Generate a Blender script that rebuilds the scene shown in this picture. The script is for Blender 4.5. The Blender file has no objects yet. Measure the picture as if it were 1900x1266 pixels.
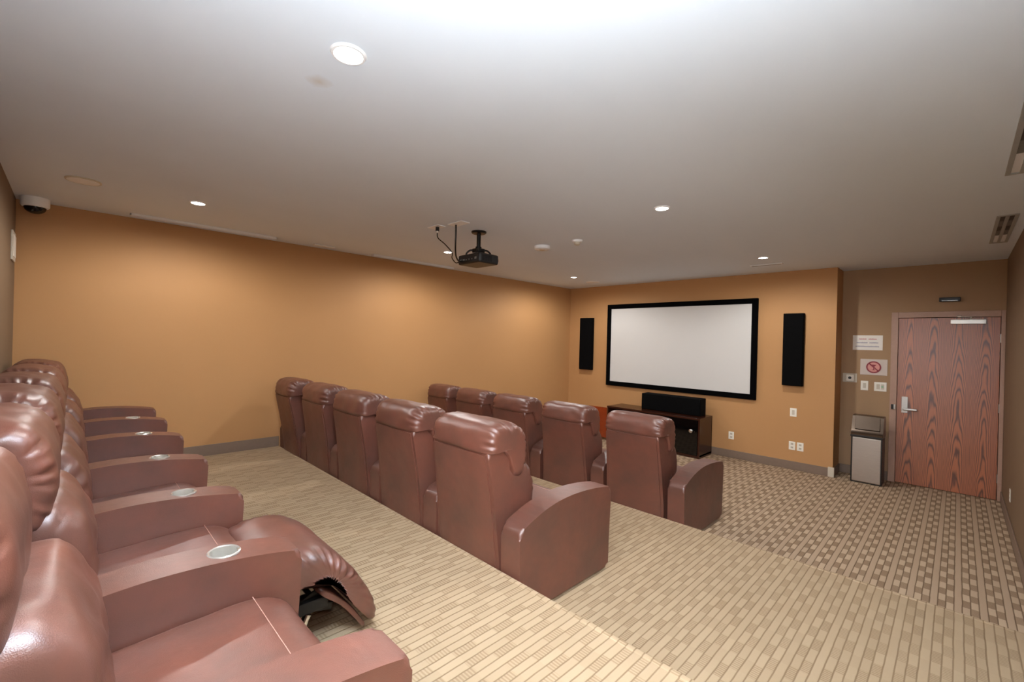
import bpy, bmesh, math, random
from mathutils import Vector, Matrix, noise

# ------------------------------------------------------------ camera / light / exposure
scene = bpy.context.scene
C = scene.collection
W, L, LS, XJ, H = 5.888, 7.864, 7.455, 4.381, 2.754      # room width, door wall, screen wall, jog, ceiling
Z1, Z2, YE1, YE2 = 0.1706, 0.3997, 2.0637, 4.0325        # platform heights and front edges
CAM = Vector((5.515, 0.3536, 1.6844))
yaw, pitch, roll = math.radians(45.248), math.radians(-0.05), math.radians(1.4535)
fwd = Vector((-math.sin(yaw) * math.cos(pitch), math.cos(yaw) * math.cos(pitch), math.sin(pitch)))
right = Vector((math.cos(yaw), math.sin(yaw), 0))
up = right.cross(fwd)
R = math.cos(roll) * right + math.sin(roll) * up
U = -math.sin(roll) * right + math.cos(roll) * up
cd = bpy.data.cameras.new('camera')
cam = bpy.data.objects.new('camera', cd)
C.objects.link(cam)
cd.sensor_width = 36
cd.lens = 821.78 / 1900 * 36
cd.clip_start = 0.02
m3 = Matrix((R, U, -fwd)).transposed()
cam.matrix_world = Matrix.Translation(CAM) @ m3.to_4x4()
scene.camera = cam

world = bpy.data.worlds.new('world')
scene.world = world
world.use_nodes = True
world.node_tree.nodes['Background'].inputs[0].default_value = (0.5, 0.45, 0.4, 1)
world.node_tree.nodes['Background'].inputs[1].default_value = 0.0

scene.view_settings.view_transform = 'Standard'
scene.view_settings.look = 'None'
scene.view_settings.exposure = 1.2
scene.view_settings.gamma = 1.0
scene.view_settings.use_curve_mapping = False


def spot(name, loc, target, watts, angle, blend, col, rad):
    ld = bpy.data.lights.new(name, 'SPOT')
    ld.energy = watts
    ld.spot_size = math.radians(angle)
    ld.spot_blend = blend
    ld.color = col
    ld.shadow_soft_size = rad
    o = bpy.data.objects.new(name, ld)
    C.objects.link(o)
    o.location = loc
    o.rotation_euler = (Vector(target) - Vector(loc)).to_track_quat('-Z', 'Y').to_euler()
    return o


# the photographer's flash, bounced off the ceiling
spot('bounce_flash', (5.42, 0.40, 1.80), (5.40, 0.42, H), 1020, 88, 1.0, (0.85, 0.93, 1.0), 0.05)
spot('bounce_flash_spill', (5.42, 0.40, 1.80), (5.30, 0.52, H), 118, 165, 1.0, (0.85, 0.93, 1.0), 0.05)
spot('direct_flash', (5.50, 0.37, 1.82), (3.9, 3.1, 0.9), 125, 84, 1.0, (0.96, 0.97, 1.0), 0.10)
LAMPS = [(3.87, 1.075), (1.09, 1.065), (1.085, 3.60), (3.86, 3.61), (3.85, 6.19), (1.05, 6.17)]
for lx, ly in LAMPS:
    spot('downlight_beam', (lx, ly, H - 0.03), (lx, ly, 0), 33, 178, 0.5, (0.98, 0.96, 0.94), 0.05)


# ------------------------------------------------------------ node helpers / materials
def new_mat(name):
    m = bpy.data.materials.new(name)
    m.use_nodes = True
    nt = m.node_tree
    b = nt.nodes['Principled BSDF']
    return m, nt, b


def N(nt, typ, **kw):
    n = nt.nodes.new(typ)
    for k, v in kw.items():
        setattr(n, k, v)
    return n


def mth(nt, op, a, b=None, c=None):
    n = nt.nodes.new('ShaderNodeMath')
    n.operation = op
    for i, v in enumerate((a, b, c)):
        if v is None:
            continue
        if isinstance(v, (int, float)):
            n.inputs[i].default_value = v
        else:
            nt.links.new(v, n.inputs[i])
    return n.outputs[0]


def mixc(nt, f, a, b):
    n = nt.nodes.new('ShaderNodeMix')
    n.data_type = 'RGBA'
    for s, v in ((0, f), (6, a), (7, b)):
        if isinstance(v, (int, float)):
            n.inputs[s].default_value = v
        elif isinstance(v, tuple):
            n.inputs[s].default_value = v
        else:
            nt.links.new(v, n.inputs[s])
    return n.outputs[2]


def srgb(r, g, b):
    f = lambda c: (c / 255 / 12.92) if c / 255 <= 0.04045 else ((c / 255 + 0.055) / 1.055) ** 2.4
    return (f(r), f(g), f(b), 1)


def coords(nt, which='Object'):
    return nt.nodes.new('ShaderNodeTexCoord').outputs[which]


def noise_tex(nt, vec, scale, detail=3, rough=0.5):
    n = N(nt, 'ShaderNodeTexNoise')
    n.inputs['Scale'].default_value = scale
    n.inputs['Detail'].default_value = detail
    n.inputs['Roughness'].default_value = rough
    nt.links.new(vec, n.inputs['Vector'])
    return n.outputs['Fac']


def mapping(nt, vec, scale):
    n = N(nt, 'ShaderNodeMapping')
    n.inputs['Scale'].default_value = scale
    nt.links.new(vec, n.inputs['Vector'])
    return n.outputs[0]


def bump(nt, b, height, strength, dist):
    n = N(nt, 'ShaderNodeBump')
    n.inputs['Strength'].default_value = strength
    n.inputs['Distance'].default_value = dist
    nt.links.new(height, n.inputs['Height'])
    nt.links.new(n.outputs[0], b.inputs['Normal'])


def plain(name, col, rough=0.6, metal=0.0, var=0.08, scale=30, spec=0.5, coat=0.0):
    m, nt, b = new_mat(name)
    f = noise_tex(nt, coords(nt), scale, 3)
    dk = tuple(c * (1 - var * 2) for c in col[:3]) + (1,)
    nt.links.new(mixc(nt, f, dk, col), b.inputs['Base Color'])
    b.inputs['Roughness'].default_value = rough
    b.inputs['Metallic'].default_value = metal
    b.inputs['Specular IOR Level'].default_value = spec
    b.inputs['Coat Weight'].default_value = coat
    return m


def emit(name, col, strength):
    m, nt, b = new_mat(name)
    b.inputs['Base Color'].default_value = (0.8, 0.8, 0.8, 1)
    b.inputs['Emission Color'].default_value = col
    b.inputs['Emission Strength'].default_value = strength
    return m


def leather_mat():
    m, nt, b = new_mat('brown_leather')
    co = coords(nt)
    big = noise_tex(nt, co, 3.2, 4, 0.6)
    mid = noise_tex(nt, co, 14, 5, 0.65)
    r = N(nt, 'ShaderNodeValToRGB')
    nt.links.new(big, r.inputs[0])
    r.color_ramp.elements[0].position = 0.32
    r.color_ramp.elements[0].color = srgb(88, 57, 47)
    r.color_ramp.elements[1].position = 0.70
    r.color_ramp.elements[1].color = srgb(118, 67, 52)
    c = mixc(nt, mth(nt, 'MULTIPLY', mid, 0.35), r.outputs[0], srgb(85, 57, 47))
    nt.links.new(c, b.inputs['Base Color'])
    nt.links.new(mth(nt, 'MULTIPLY_ADD', mid, 0.14, 0.33), b.inputs['Roughness'])
    b.inputs['Specular IOR Level'].default_value = 0.8
    v = N(nt, 'ShaderNodeTexVoronoi')
    v.inputs['Scale'].default_value = 420
    nt.links.new(co, v.inputs['Vector'])
    soft = noise_tex(nt, co, 9, 3, 0.5)
    hgt = mth(nt, 'ADD', mth(nt, 'MULTIPLY', v.outputs['Distance'], 0.12), mth(nt, 'MULTIPLY', soft, 1.2))
    bump(nt, b, hgt, 0.35, 0.006)
    return m


def wall_mat(name, c0, c1, c2):
    m, nt, b = new_mat(name)
    co = coords(nt)
    big = noise_tex(nt, co, 1.3, 3)
    fine = noise_tex(nt, mapping(nt, co, (60, 60, 12)), 6, 4, 0.7)
    c = mixc(nt, big, c0, c1)
    c = mixc(nt, mth(nt, 'MULTIPLY', fine, 0.3), c, c2)
    nt.links.new(c, b.inputs['Base Color'])
    b.inputs['Roughness'].default_value = 0.62
    b.inputs['Specular IOR Level'].default_value = 0.3
    bump(nt, b, fine, 0.12, 0.002)
    return m


def ceiling_mat():
    m, nt, b = new_mat('ceiling_paint')
    co = coords(nt)
    f = noise_tex(nt, mapping(nt, co, (1.2, 0.35, 1)), 1.6, 3)
    c = mixc(nt, f, srgb(222, 232, 243), srgb(229, 239, 250))
    # small water stain beside the nearest downlight
    sep = N(nt, 'ShaderNodeSeparateXYZ')
    nt.links.new(co, sep.inputs[0])
    dx = mth(nt, 'SUBTRACT', sep.outputs[0], 3.60)
    dy = mth(nt, 'SUBTRACT', sep.outputs[1], 1.07)
    d2 = mth(nt, 'SQRT', mth(nt, 'ADD', mth(nt, 'MULTIPLY', dx, dx), mth(nt, 'MULTIPLY', dy, dy)))
    n2 = noise_tex(nt, co, 25, 3)
    st = mth(nt, 'SUBTRACT', 1.0, mth(nt, 'DIVIDE', mth(nt, 'ADD', d2, mth(nt, 'MULTIPLY', n2, 0.03)), 0.07))
    st = mth(nt, 'MULTIPLY', mth(nt, 'MAXIMUM', st, 0.0), 0.5)
    c = mixc(nt, st, c, srgb(170, 140, 85))
    nt.links.new(c, b.inputs['Base Color'])
    b.inputs['Roughness'].default_value = 0.85
    bump(nt, b, noise_tex(nt, co, 120, 3), 0.05, 0.002)
    return m


def carpet_mat(name, light, mid, line, contrast_line=1.0, solid=None, rnd_amt=0.28, ribamp=0.45):
    m, nt, b = new_mat(name)
    co = coords(nt)
    # slight waviness of the weave
    nz = noise_tex(nt, co, 7, 2)
    sep = N(nt, 'ShaderNodeSeparateXYZ')
    nt.links.new(co, sep.inputs[0])
    X = mth(nt, 'MULTIPLY_ADD', nz, 0.006, sep.outputs[0])
    Y = mth(nt, 'MULTIPLY_ADD', nz, 0.012, sep.outputs[1])
    cx = mth(nt, 'DIVIDE', X, 0.0392)
    col = mth(nt, 'FLOOR', cx)
    fx = mth(nt, 'FRACT', cx)
    dx = mth(nt, 'ABSOLUTE', mth(nt, 'SUBTRACT', fx, 0.5))
    seam = mth(nt, 'SMOOTHSTEP', dx, 0.40, 0.47) if False else None
    mr = N(nt, 'ShaderNodeMapRange', interpolation_type='SMOOTHSTEP')
    mr.inputs['From Min'].default_value = 0.385
    mr.inputs['From Max'].default_value = 0.47
    nt.links.new(dx, mr.inputs['Value'])
    seam = mr.outputs[0]
    k = mth(nt, 'MODULO', mth(nt, 'ADD', col, 300.0), 3.0)
    is0 = mth(nt, 'LESS_THAN', k, 0.5)
    odd = mth(nt, 'MODULO', mth(nt, 'ADD', col, 300.0), 2.0)
    by = mth(nt, 'ADD', mth(nt, 'DIVIDE', Y, 0.11), mth(nt, 'MULTIPLY', odd, 0.93))
    fy = mth(nt, 'FRACT', mth(nt, 'MULTIPLY', by, 0.5))
    dyb = mth(nt, 'ABSOLUTE', mth(nt, 'SUBTRACT', fy, 0.5))
    mr2 = N(nt, 'ShaderNodeMapRange', interpolation_type='SMOOTHSTEP')
    mr2.inputs['From Min'].default_value = 0.235
    mr2.inputs['From Max'].default_value = 0.265
    nt.links.new(dyb, mr2.inputs['Value'])
    dark = mth(nt, 'MULTIPLY', mr2.outputs[0], mth(nt, 'SUBTRACT', 1.0, is0))
    ribs = mth(nt, 'MULTIPLY_ADD', mth(nt, 'SINE', mth(nt, 'MULTIPLY', Y, 2 * math.pi / 0.0145)), ribamp, 1.0 - ribamp)
    dark = mth(nt, 'MULTIPLY', dark, ribs)
    cmb = N(nt, 'ShaderNodeCombineXYZ')
    nt.links.new(col, cmb.inputs[0])
    nt.links.new(mth(nt, 'FLOOR', mth(nt, 'ADD', by, 0.5)), cmb.inputs[1])
    wn = N(nt, 'ShaderNodeTexWhiteNoise', noise_dimensions='2D')
    nt.links.new(cmb.outputs[0], wn.inputs['Vector'])
    dark = mth(nt, 'ADD', mth(nt, 'MULTIPLY', dark, 0.85), mth(nt, 'MULTIPLY', wn.outputs['Value'], rnd_amt))
    c = mixc(nt, dark, light, mid)
    if solid:
        c = mixc(nt, is0, c, solid)
    c = mixc(nt, mth(nt, 'MULTIPLY', seam, contrast_line), c, line)
    fuzz = noise_tex(nt, co, 300, 3, 0.7)
    c = mixc(nt, mth(nt, 'MULTIPLY', fuzz, 0.22), c, line)
    pat = noise_tex(nt, co, 1.7, 3)
    c = mixc(nt, mth(nt, 'MULTIPLY', pat, 0.18), c, mid)
    nt.links.new(c, b.inputs['Base Color'])
    b.inputs['Roughness'].default_value = 0.95
    b.inputs['Specular IOR Level'].default_value = 0.1
    hgt = mth(nt, 'SUBTRACT', mth(nt, 'MULTIPLY', fuzz, 0.5), mth(nt, 'ADD', mth(nt, 'MULTIPLY', seam, 0.6), mth(nt, 'MULTIPLY', dark, 0.3)))
    bump(nt, b, hgt, 0.5, 0.004)
    return m


def door_wood():
    m, nt, b = new_mat('rosewood_veneer')
    co = coords(nt)
    sep = N(nt, 'ShaderNodeSeparateXYZ')
    nt.links.new(co, sep.inputs[0])
    X, Z = sep.outputs[0], sep.outputs[2]
    wob = noise_tex(nt, mapping(nt, co, (5, 1, 0.9)), 1.6, 3)
    fine = noise_tex(nt, mapping(nt, co, (220, 1, 4)), 1.0, 4, 0.65)
    xx = mth(nt, 'DIVIDE', mth(nt, 'ADD', X, 0.435), 0.2175)
    u = mth(nt, 'SUBTRACT', mth(nt, 'FRACT', xx), 0.5)
    u2 = mth(nt, 'MULTIPLY', mth(nt, 'MULTIPLY', u, u), 15.0)
    f = mth(nt, 'ADD', mth(nt, 'MULTIPLY', Z, 2.0), mth(nt, 'ADD', u2, mth(nt, 'MULTIPLY', wob, 2.2)))
    s = mth(nt, 'MULTIPLY_ADD', mth(nt, 'SINE', mth(nt, 'MULTIPLY', f, 13.0)), 0.5, 0.5)
    s = mth(nt, 'POWER', s, 2.5)
    f = mth(nt, 'MULTIPLY_ADD', fine, 0.6, mth(nt, 'MULTIPLY', s, 0.7))
    c = mixc(nt, f, srgb(208, 122, 76), srgb(92, 50, 32))
    nt.links.new(c, b.inputs['Base Color'])
    b.inputs['Roughness'].default_value = 0.40
    b.inputs['Specular IOR Level'].default_value = 0.8
    b.inputs['Coat Weight'].default_value = 0.7
    b.inputs['Coat Roughness'].default_value = 0.38
    return m


def dark_wood():
    m, nt, b = new_mat('dark_mahogany')
    co = coords(nt)
    f = noise_tex(nt, mapping(nt, co, (1, 1, 14)), 6, 4)
    nt.links.new(mixc(nt, f, srgb(36, 16, 10), srgb(68, 33, 20)), b.inputs['Base Color'])
    b.inputs['Roughness'].default_value = 0.22
    return m


def brushed(name, col, rough):
    m, nt, b = new_mat(name)
    f = noise_tex(nt, mapping(nt, coords(nt), (6, 6, 200)), 2, 3)
    dk = tuple(c * 0.75 for c in col[:3]) + (1,)
    nt.links.new(mixc(nt, f, dk, col), b.inputs['Base Color'])
    b.inputs['Metallic'].default_value = 1
    b.inputs['Roughness'].default_value = rough
    return m


M = dict(
    leather=leather_mat(), wall=wall_mat('ochre_wallcovering', srgb(186, 140, 92), srgb(196, 149, 100), srgb(168, 124, 80)),
    brown=wall_mat('brown_wallcovering', srgb(122, 100, 78), srgb(130, 108, 85), srgb(106, 86, 66)), ceil=ceiling_mat(),
    carpet=carpet_mat('platform_carpet', srgb(180, 158, 129), srgb(150, 128, 101), srgb(122, 100, 75), 0.8),
    carpet2=carpet_mat('aisle_carpet', srgb(202, 178, 150), srgb(132, 109, 86), srgb(106, 86, 66), 0.9, srgb(187, 163, 137), 0.15, 0.2),
    tan=wall_mat('tan_wallcovering', srgb(168, 136, 102), srgb(176, 144, 110), srgb(150, 120, 88)),  # lighter copy of the brown wallcovering, light put into the door wall's colour
    base=plain('taupe_baseboard', srgb(132, 112, 96), 0.5),
    door=door_wood(), dwood=dark_wood(),
    red=plain('red_mahogany', srgb(150, 62, 26), 0.25, var=0.15, scale=12),  # mahogany brightened in colour as if lit from the front
    frame=plain('door_frame_paint', srgb(186, 150, 130), 0.4),
    black=plain('black_plastic', srgb(24, 23, 23), 0.4),
    blackmetal=plain('black_metal', srgb(30, 30, 30), 0.35, 0.5),
    cloth=plain('black_speaker_cloth', srgb(7, 7, 8), 0.9, spec=0.1),
    velvet=plain('black_velvet', srgb(6, 6, 7), 0.95, spec=0.05),
    screen=plain('projection_screen', srgb(214, 213, 210), 0.7, var=0.01, scale=4, spec=0.2),
    white=plain('white_plastic', srgb(244, 240, 228), 0.4, var=0.02),
    fixture=plain('ceiling_fixture_white', srgb(244, 246, 248), 0.4, var=0.01),
    offwhite=plain('offwhite_plastic', srgb(205, 196, 178), 0.45, var=0.03),
    paper=plain('paper', srgb(245, 240, 232), 0.8, var=0.01),
    ink=plain('faded_ink', srgb(190, 185, 195), 0.8),
    inkred=plain('faded_red_ink', srgb(222, 170, 170), 0.8),
    signgrey=plain('sign_plate', srgb(214, 200, 190), 0.5, var=0.02),
    signred=plain('sign_red', srgb(150, 44, 56), 0.5),
    signpink=plain('sign_pink', srgb(232, 160, 150), 0.5),
    chrome=plain('chrome', srgb(225, 225, 225), 0.12, 1.0, var=0.01),
    cup=plain('polished_cup_steel', srgb(225, 222, 215), 0.25, 0.7, var=0.0),
    steel=brushed('brushed_steel', srgb(215, 208, 200), 0.36),
    darksteel=brushed('dark_steel', srgb(120, 106, 94), 0.3),
    alu=brushed('aluminium', srgb(205, 203, 198), 0.35),
    grille=plain('diffuser_grey', srgb(120, 120, 116), 0.5),
    diffuser=plain('diffuser_frame_paint', srgb(172, 174, 172), 0.5),
    glassblack=plain('black_glass', srgb(5, 5, 6), 0.06, var=0.0, spec=0.5),
    thread=plain('tan_thread', srgb(188, 146, 130), 0.7),
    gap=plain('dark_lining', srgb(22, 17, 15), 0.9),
    lampon=emit('lit_lamp', (1.0, 0.93, 0.82, 1), 9.0),
    greenled=plain('green_mark', srgb(90, 190, 130), 0.5),
    trimbeige=plain('ceiling_slot_paint', srgb(205, 190, 172), 0.6),
)


# ------------------------------------------------------------ geometry helpers
def finish(name, bm, mat, parent=None, smooth=True, wn=False, loc=None):
    bmesh.ops.recalc_face_normals(bm, faces=bm.faces)
    me = bpy.data.meshes.new(name)
    bm.to_mesh(me)
    bm.free()
    for mm in (mat if isinstance(mat, (list, tuple)) else [mat]):
        me.materials.append(mm)
    if smooth:
        for p in me.polygons:
            p.use_smooth = True
        me.set_sharp_from_angle(angle=math.radians(38))
    o = bpy.data.objects.new(name, me)
    C.objects.link(o)
    if wn:
        md = o.modifiers.new('wn', 'WEIGHTED_NORMAL')
        md.keep_sharp = True
    if parent:
        o.parent = parent
    if loc:
        o.location = loc
    return o


def add_box(bm, x0, x1, y0, y1, z0, z1, bev=0.0, seg=2, mat=0):
    g = bmesh.ops.create_cube(bm, size=1)
    vs = g['verts']
    for v in vs:
        v.co = Vector(((x0 + x1) / 2 + v.co.x * (x1 - x0), (y0 + y1) / 2 + v.co.y * (y1 - y0), (z0 + z1) / 2 + v.co.z * (z1 - z0)))
    fs = {f for v in vs for f in v.link_faces}
    for f in fs:
        f.material_index = mat
    if bev > 0:
        es = list({e for v in vs for e in v.link_edges})
        r = bmesh.ops.bevel(bm, geom=es, offset=bev, segments=seg, affect='EDGES', profile=0.5)
        for f in r['faces']:
            f.material_index = mat
    return vs


def box(name, x0, x1, y0, y1, z0, z1, mat, parent=None, bev=0.0, seg=2):
    bm = bmesh.new()
    add_box(bm, x0, x1, y0, y1, z0, z1, bev, seg)
    return finish(name, bm, mat, parent, wn=bev > 0)


def add_cyl(bm, p0, p1, r0, r1=None, seg=24, mat=0, caps=True):
    r1 = r0 if r1 is None else r1
    p0, p1 = Vector(p0), Vector(p1)
    d = p1 - p0
    q = d.to_track_quat('Z', 'Y').to_matrix().to_4x4()
    g = bmesh.ops.create_cone(bm, cap_ends=caps, segments=seg, radius1=r0, radius2=r1, depth=d.length,
                              matrix=Matrix.Translation((p0 + p1) / 2) @ q)
    for v in g['verts']:
        for f in v.link_faces:
            f.material_index = mat


def add_lathe(bm, pts, center, seg=32, axis='Z', mat=0):
    rings = []
    c = Vector(center)
    for r, h in pts:
        ring = []
        for i in range(seg):
            a = 2 * math.pi * i / seg
            if axis == 'Z':
                p = Vector((r * math.cos(a), r * math.sin(a), h))
            elif axis == 'Y':
                p = Vector((r * math.cos(a), h, r * math.sin(a)))
            else:
                p = Vector((h, r * math.cos(a), r * math.sin(a)))
            ring.append(bm.verts.new(c + p))
        rings.append(ring)
    for a, b_ in zip(rings, rings[1:]):
        for i in range(seg):
            f = bm.faces.new((a[i], a[(i + 1) % seg], b_[(i + 1) % seg], b_[i]))
            f.material_index = mat
    for ring, (r, h) in ((rings[0], pts[0]), (rings[-1], pts[-1])):
        if r > 1e-4:
            f = bm.faces.new(ring)
            f.material_index = mat
    bmesh.ops.remove_doubles(bm, verts=[v for r in rings for v in r], dist=1e-5)


def add_tube(bm, pts, r, seg=10, mat=0):
    pts = [Vector(p) for p in pts]
    # Catmull-Rom resample
    out = []
    P = [pts[0]] + pts + [pts[-1]]
    for i in range(1, len(P) - 2):
        for t in range(8):
            t = t / 8
            a, b_, c, d = P[i - 1], P[i], P[i + 1], P[i + 2]
            out.append(0.5 * ((2 * b_) + (-a + c) * t + (2 * a - 5 * b_ + 4 * c - d) * t * t + (-a + 3 * b_ - 3 * c + d) * t ** 3))
    out.append(pts[-1])
    rings = []
    ref = Vector((0.13, 0.31, 0.94))
    for i, p in enumerate(out):
        t = (out[min(i + 1, len(out) - 1)] - out[max(i - 1, 0)]).normalized()
        s = t.cross(ref)
        if s.length < 1e-3:
            s = t.cross(Vector((1, 0, 0)))
        s.normalize()
        w = s.cross(t)
        rings.append([bm.verts.new(p + r * (math.cos(2 * math.pi * k / seg) * s + math.sin(2 * math.pi * k / seg) * w)) for k in range(seg)])
    for a, b_ in zip(rings, rings[1:]):
        for k in range(seg):
            bm.faces.new((a[k], a[(k + 1) % seg], b_[(k + 1) % seg], b_[k])).material_index = mat
    bm.faces.new(rings[0]).material_index = mat
    bm.faces.new(rings[-1]).material_index = mat


def crom(pts, n, closed=True):
    """resample a closed (y,z) polygon as a smooth curve of n points, evenly spaced"""
    k = len(pts)
    dense = []
    for i in range(k):
        a, b_, c, d = (Vector(pts[(i + j - 1) % k]) for j in range(4))
        for s in range(16):
            t = s / 16
            # centripetal-ish: reduced tension keeps corners tidy
            T = 0.42
            lim = (c - b_).length * 0.95
            m1 = (c - a) * T
            m2 = (d - b_) * T
            if m1.length > lim:
                m1 = m1.normalized() * lim
            if m2.length > lim:
                m2 = m2.normalized() * lim
            t2, t3 = t * t, t ** 3
            dense.append((2 * t3 - 3 * t2 + 1) * b_ + (t3 - 2 * t2 + t) * m1 + (-2 * t3 + 3 * t2) * c + (t3 - t2) * m2)
    per = [0]
    for i in range(len(dense)):
        per.append(per[-1] + (dense[(i + 1) % len(dense)] - dense[i]).length)
    out, j = [], 0
    for i in range(n):
        s = per[-1] * i / n
        while per[j + 1] < s:
            j += 1
        f = (s - per[j]) / max(1e-9, per[j + 1] - per[j])
        out.append(dense[j].lerp(dense[(j + 1) % len(dense)], f))
    return out


def loft(name, prof, half, mat, parent=None, n=72, ends=9.0, endpow=2.2, crease=0.0, cfreq=22, seed=1, lump=0.003,
         xtaper=None, cmask=(0.62, 0.97), cwhere=None, endmin=0.25, regular=False):
    """upholstered cushion: closed (y,z) profile swept along x, pinched and gathered at both ends"""
    pr = crom(prof, n)
    cy = sum(p[0] for p in pr) / n
    cz = sum(p[1] for p in pr) / n
    ts = []
    K = 34
    for i in range(K + 1):
        a = -math.pi / 2 + math.pi * i / K
        s = math.sin(a)
        ts.append(math.copysign(abs(s) ** 0.8, s))
    bm = bmesh.new()
    rings = []
    for t in ts:
        sc = max(0.0, 1 - abs(t) ** ends) ** (1 / endpow)
        sc = endmin + (1 - endmin) * sc
        ring = []
        for j, p in enumerate(pr):
            u = 2 * math.pi * j / n
            dy, dz = (p[0] - cy), (p[1] - cz)
            rad = math.hypot(dy, dz)
            y, z = cy + dy * sc, cz + dz * sc
            d = 0
            if crease:
                mk = min(1, max(0, (abs(t) - cmask[0]) / (cmask[1] - cmask[0])))
                mk = mk * mk * (3 - 2 * mk)
                if cwhere:
                    mk *= cwhere(p[0], p[1])
                ph = noise.noise(Vector((j * 0.21, seed * 3.1, 1.7 if t > 0 else 9.3))) * 4
                wv = math.sin(u * cfreq + ph + 1.5 * abs(t))
                am = 0.5 + 1.3 * noise.noise(Vector((j * 0.13, seed * 7.7, 3.3 if t > 0 else 5.1)))
                if regular:
                    am = 0.75 + 0.6 * noise.noise(Vector((j * 0.13, seed * 7.7, 2.2)))
                d -= crease * mk * (0.5 + 0.5 * wv) ** 1.5 * max(0.0, min(1.3, am))
            d += lump * noise.noise(Vector((t * 3.1 + seed, dy * 14, dz * 14)))
            if rad > 1e-6:
                y += dy / rad * d
                z += dz / rad * d
            x = half * t
            if xtaper:
                x *= xtaper(y, z)
            ring.append(bm.verts.new((x, y, z)))
        rings.append(ring)
    for a, b_ in zip(rings, rings[1:]):
        for j in range(n):
            bm.faces.new((a[j], a[(j + 1) % n], b_[(j + 1) % n], b_[j]))
    for ring in (rings[0], rings[-1]):
        c = Vector((sum(v.co.x for v in ring) / n, sum(v.co.y for v in ring) / n, sum(v.co.z for v in ring) / n))
        cv = bm.verts.new(c)
        for j in range(n):
            bm.faces.new((ring[j], ring[(j + 1) % n], cv))
    o = finish(name, bm, mat, parent, smooth=False)
    for p in o.data.polygons:
        p.use_smooth = True
    return o


def prism_bm(prof, half, bev, seg=4, n=0, xtaper=None):
    pts = crom(prof, n) if n else [Vector(p) for p in prof]
    bm = bmesh.new()
    A = [bm.verts.new((-half, p[0], p[1])) for p in pts]
    B = [bm.verts.new((half, p[0], p[1])) for p in pts]
    k = len(pts)
    for i in range(k):
        bm.faces.new((A[i], A[(i + 1) % k], B[(i + 1) % k], B[i]))
    fa, fb = bm.faces.new(A), bm.faces.new(B)
    if bev:
        es = list(set(list(fa.edges) + list(fb.edges)))
        bmesh.ops.bevel(bm, geom=es, offset=bev, segments=seg, affect='EDGES', profile=0.5)
    if xtaper:
        for v in bm.verts:
            v.co.x *= xtaper(v.co.y, v.co.z)
    return bm


def tag(o, label, cat, group=None):
    o['label'] = label
    o['category'] = cat
    if group:
        o['group'] = group
    return o


def thing(name, loc, label, cat, group=None, rz=0.0):
    o = bpy.data.objects.new(name, None)
    o.empty_display_size = 0.05
    C.objects.link(o)
    o.location = loc
    o.rotation_euler = (0, 0, rz)
    return tag(o, label, cat, group)


def struct(o):
    o['kind'] = 'structure'
    return o


# ------------------------------------------------------------ room shell
T = 0.12
struct(box('floor', -T, W + T, YE2, L + T, -0.1, 0, M['carpet2']))
struct(box('ceiling', -T, W + T, -T, L + T, H, H + 0.1, M['ceil']))
struct(box('wall_left', -T, 0, -T, L + T, -0.1, H, M['wall']))
struct(box('wall_right', W, W + T, -T, L + T, -0.1, H, M['brown']))
struct(box('wall_back', 0, W, -T, 0, -0.1, H, M['brown']))
struct(box('wall_front', 0, XJ, LS, L + T, 0, H, M['wall']))
# door wall around the opening
DX0, DX1, DZ = 4.955, 5.862, 2.115
bm = bmesh.new()
add_box(bm, XJ, DX0, L, L + T, 0, H)
add_box(bm, DX0, DX1, L, L + T, DZ, H)
add_box(bm, DX1, W, L, L + T, 0, H)
struct(finish('wall_door_side', bm, M['tan'], smooth=False))
# stepped platforms
bm = bmesh.new()
add_box(bm, 0, W, 0, YE2, -0.1, Z1, 0.0)
struct(finish('floor_lower_platform', bm, M['carpet'], smooth=False))
bm = bmesh.new()
add_box(bm, 0, W, 0, YE1, Z1, Z2, 0.0)
struct(finish('floor_upper_platform', bm, M['carpet'], smooth=False))
nose = M['carpet']
struct(box('trim_1', 0.002, W - 0.002, YE1 - 0.03, YE1 + 0.004, Z2 - 0.03, Z2 + 0.003, nose, bev=0.008, seg=3))
struct(box('trim_2', 0.002, W - 0.002, YE2 - 0.03, YE2 + 0.004, Z1 - 0.03, Z1 + 0.003, nose, bev=0.008, seg=3))

# baseboards
BH, BT = 0.115, 0.012


def baseboard(name, x0, x1, y0, y1, z0):
    return struct(box(name, x0, x1, y0, y1, z0 + 0.0005, z0 + BH, M['base'], bev=0.004))


baseboard('baseboard_left', 0, BT, YE2 + 0.01, LS, 0)
baseboard('baseboard_left_lower_platform', 0, BT, YE1 + 0.01, YE2, Z1)
baseboard('baseboard_left_upper_platform', 0, BT, 0, YE1, Z2)
baseboard('baseboard_front', BT, XJ, LS - BT, LS, 0)
baseboard('baseboard_jog', XJ, XJ + BT, LS, L - BT, 0)
baseboard('baseboard_door_side', XJ + BT, 4.895, L - BT, L, 0)
baseboard('baseboard_right', W - BT, W, YE2 + 0.01, L, 0)
baseboard('baseboard_right_lower_platform', W - BT, W, YE1 + 0.01, YE2, Z1)
baseboard('baseboard_right_upper_platform', W - BT, W, 0, YE1, Z2)
# pale guard cap on the corner of the baseboard
cg = box('corner_guard', XJ - 0.05, XJ + 0.018, LS - BT - 0.006, LS + 0.0, 0.0, 0.128, M['offwhite'], bev=0.003)
tag(cg, 'small pale cap on the baseboard corner where the screen wall ends', 'corner guard')

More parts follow.
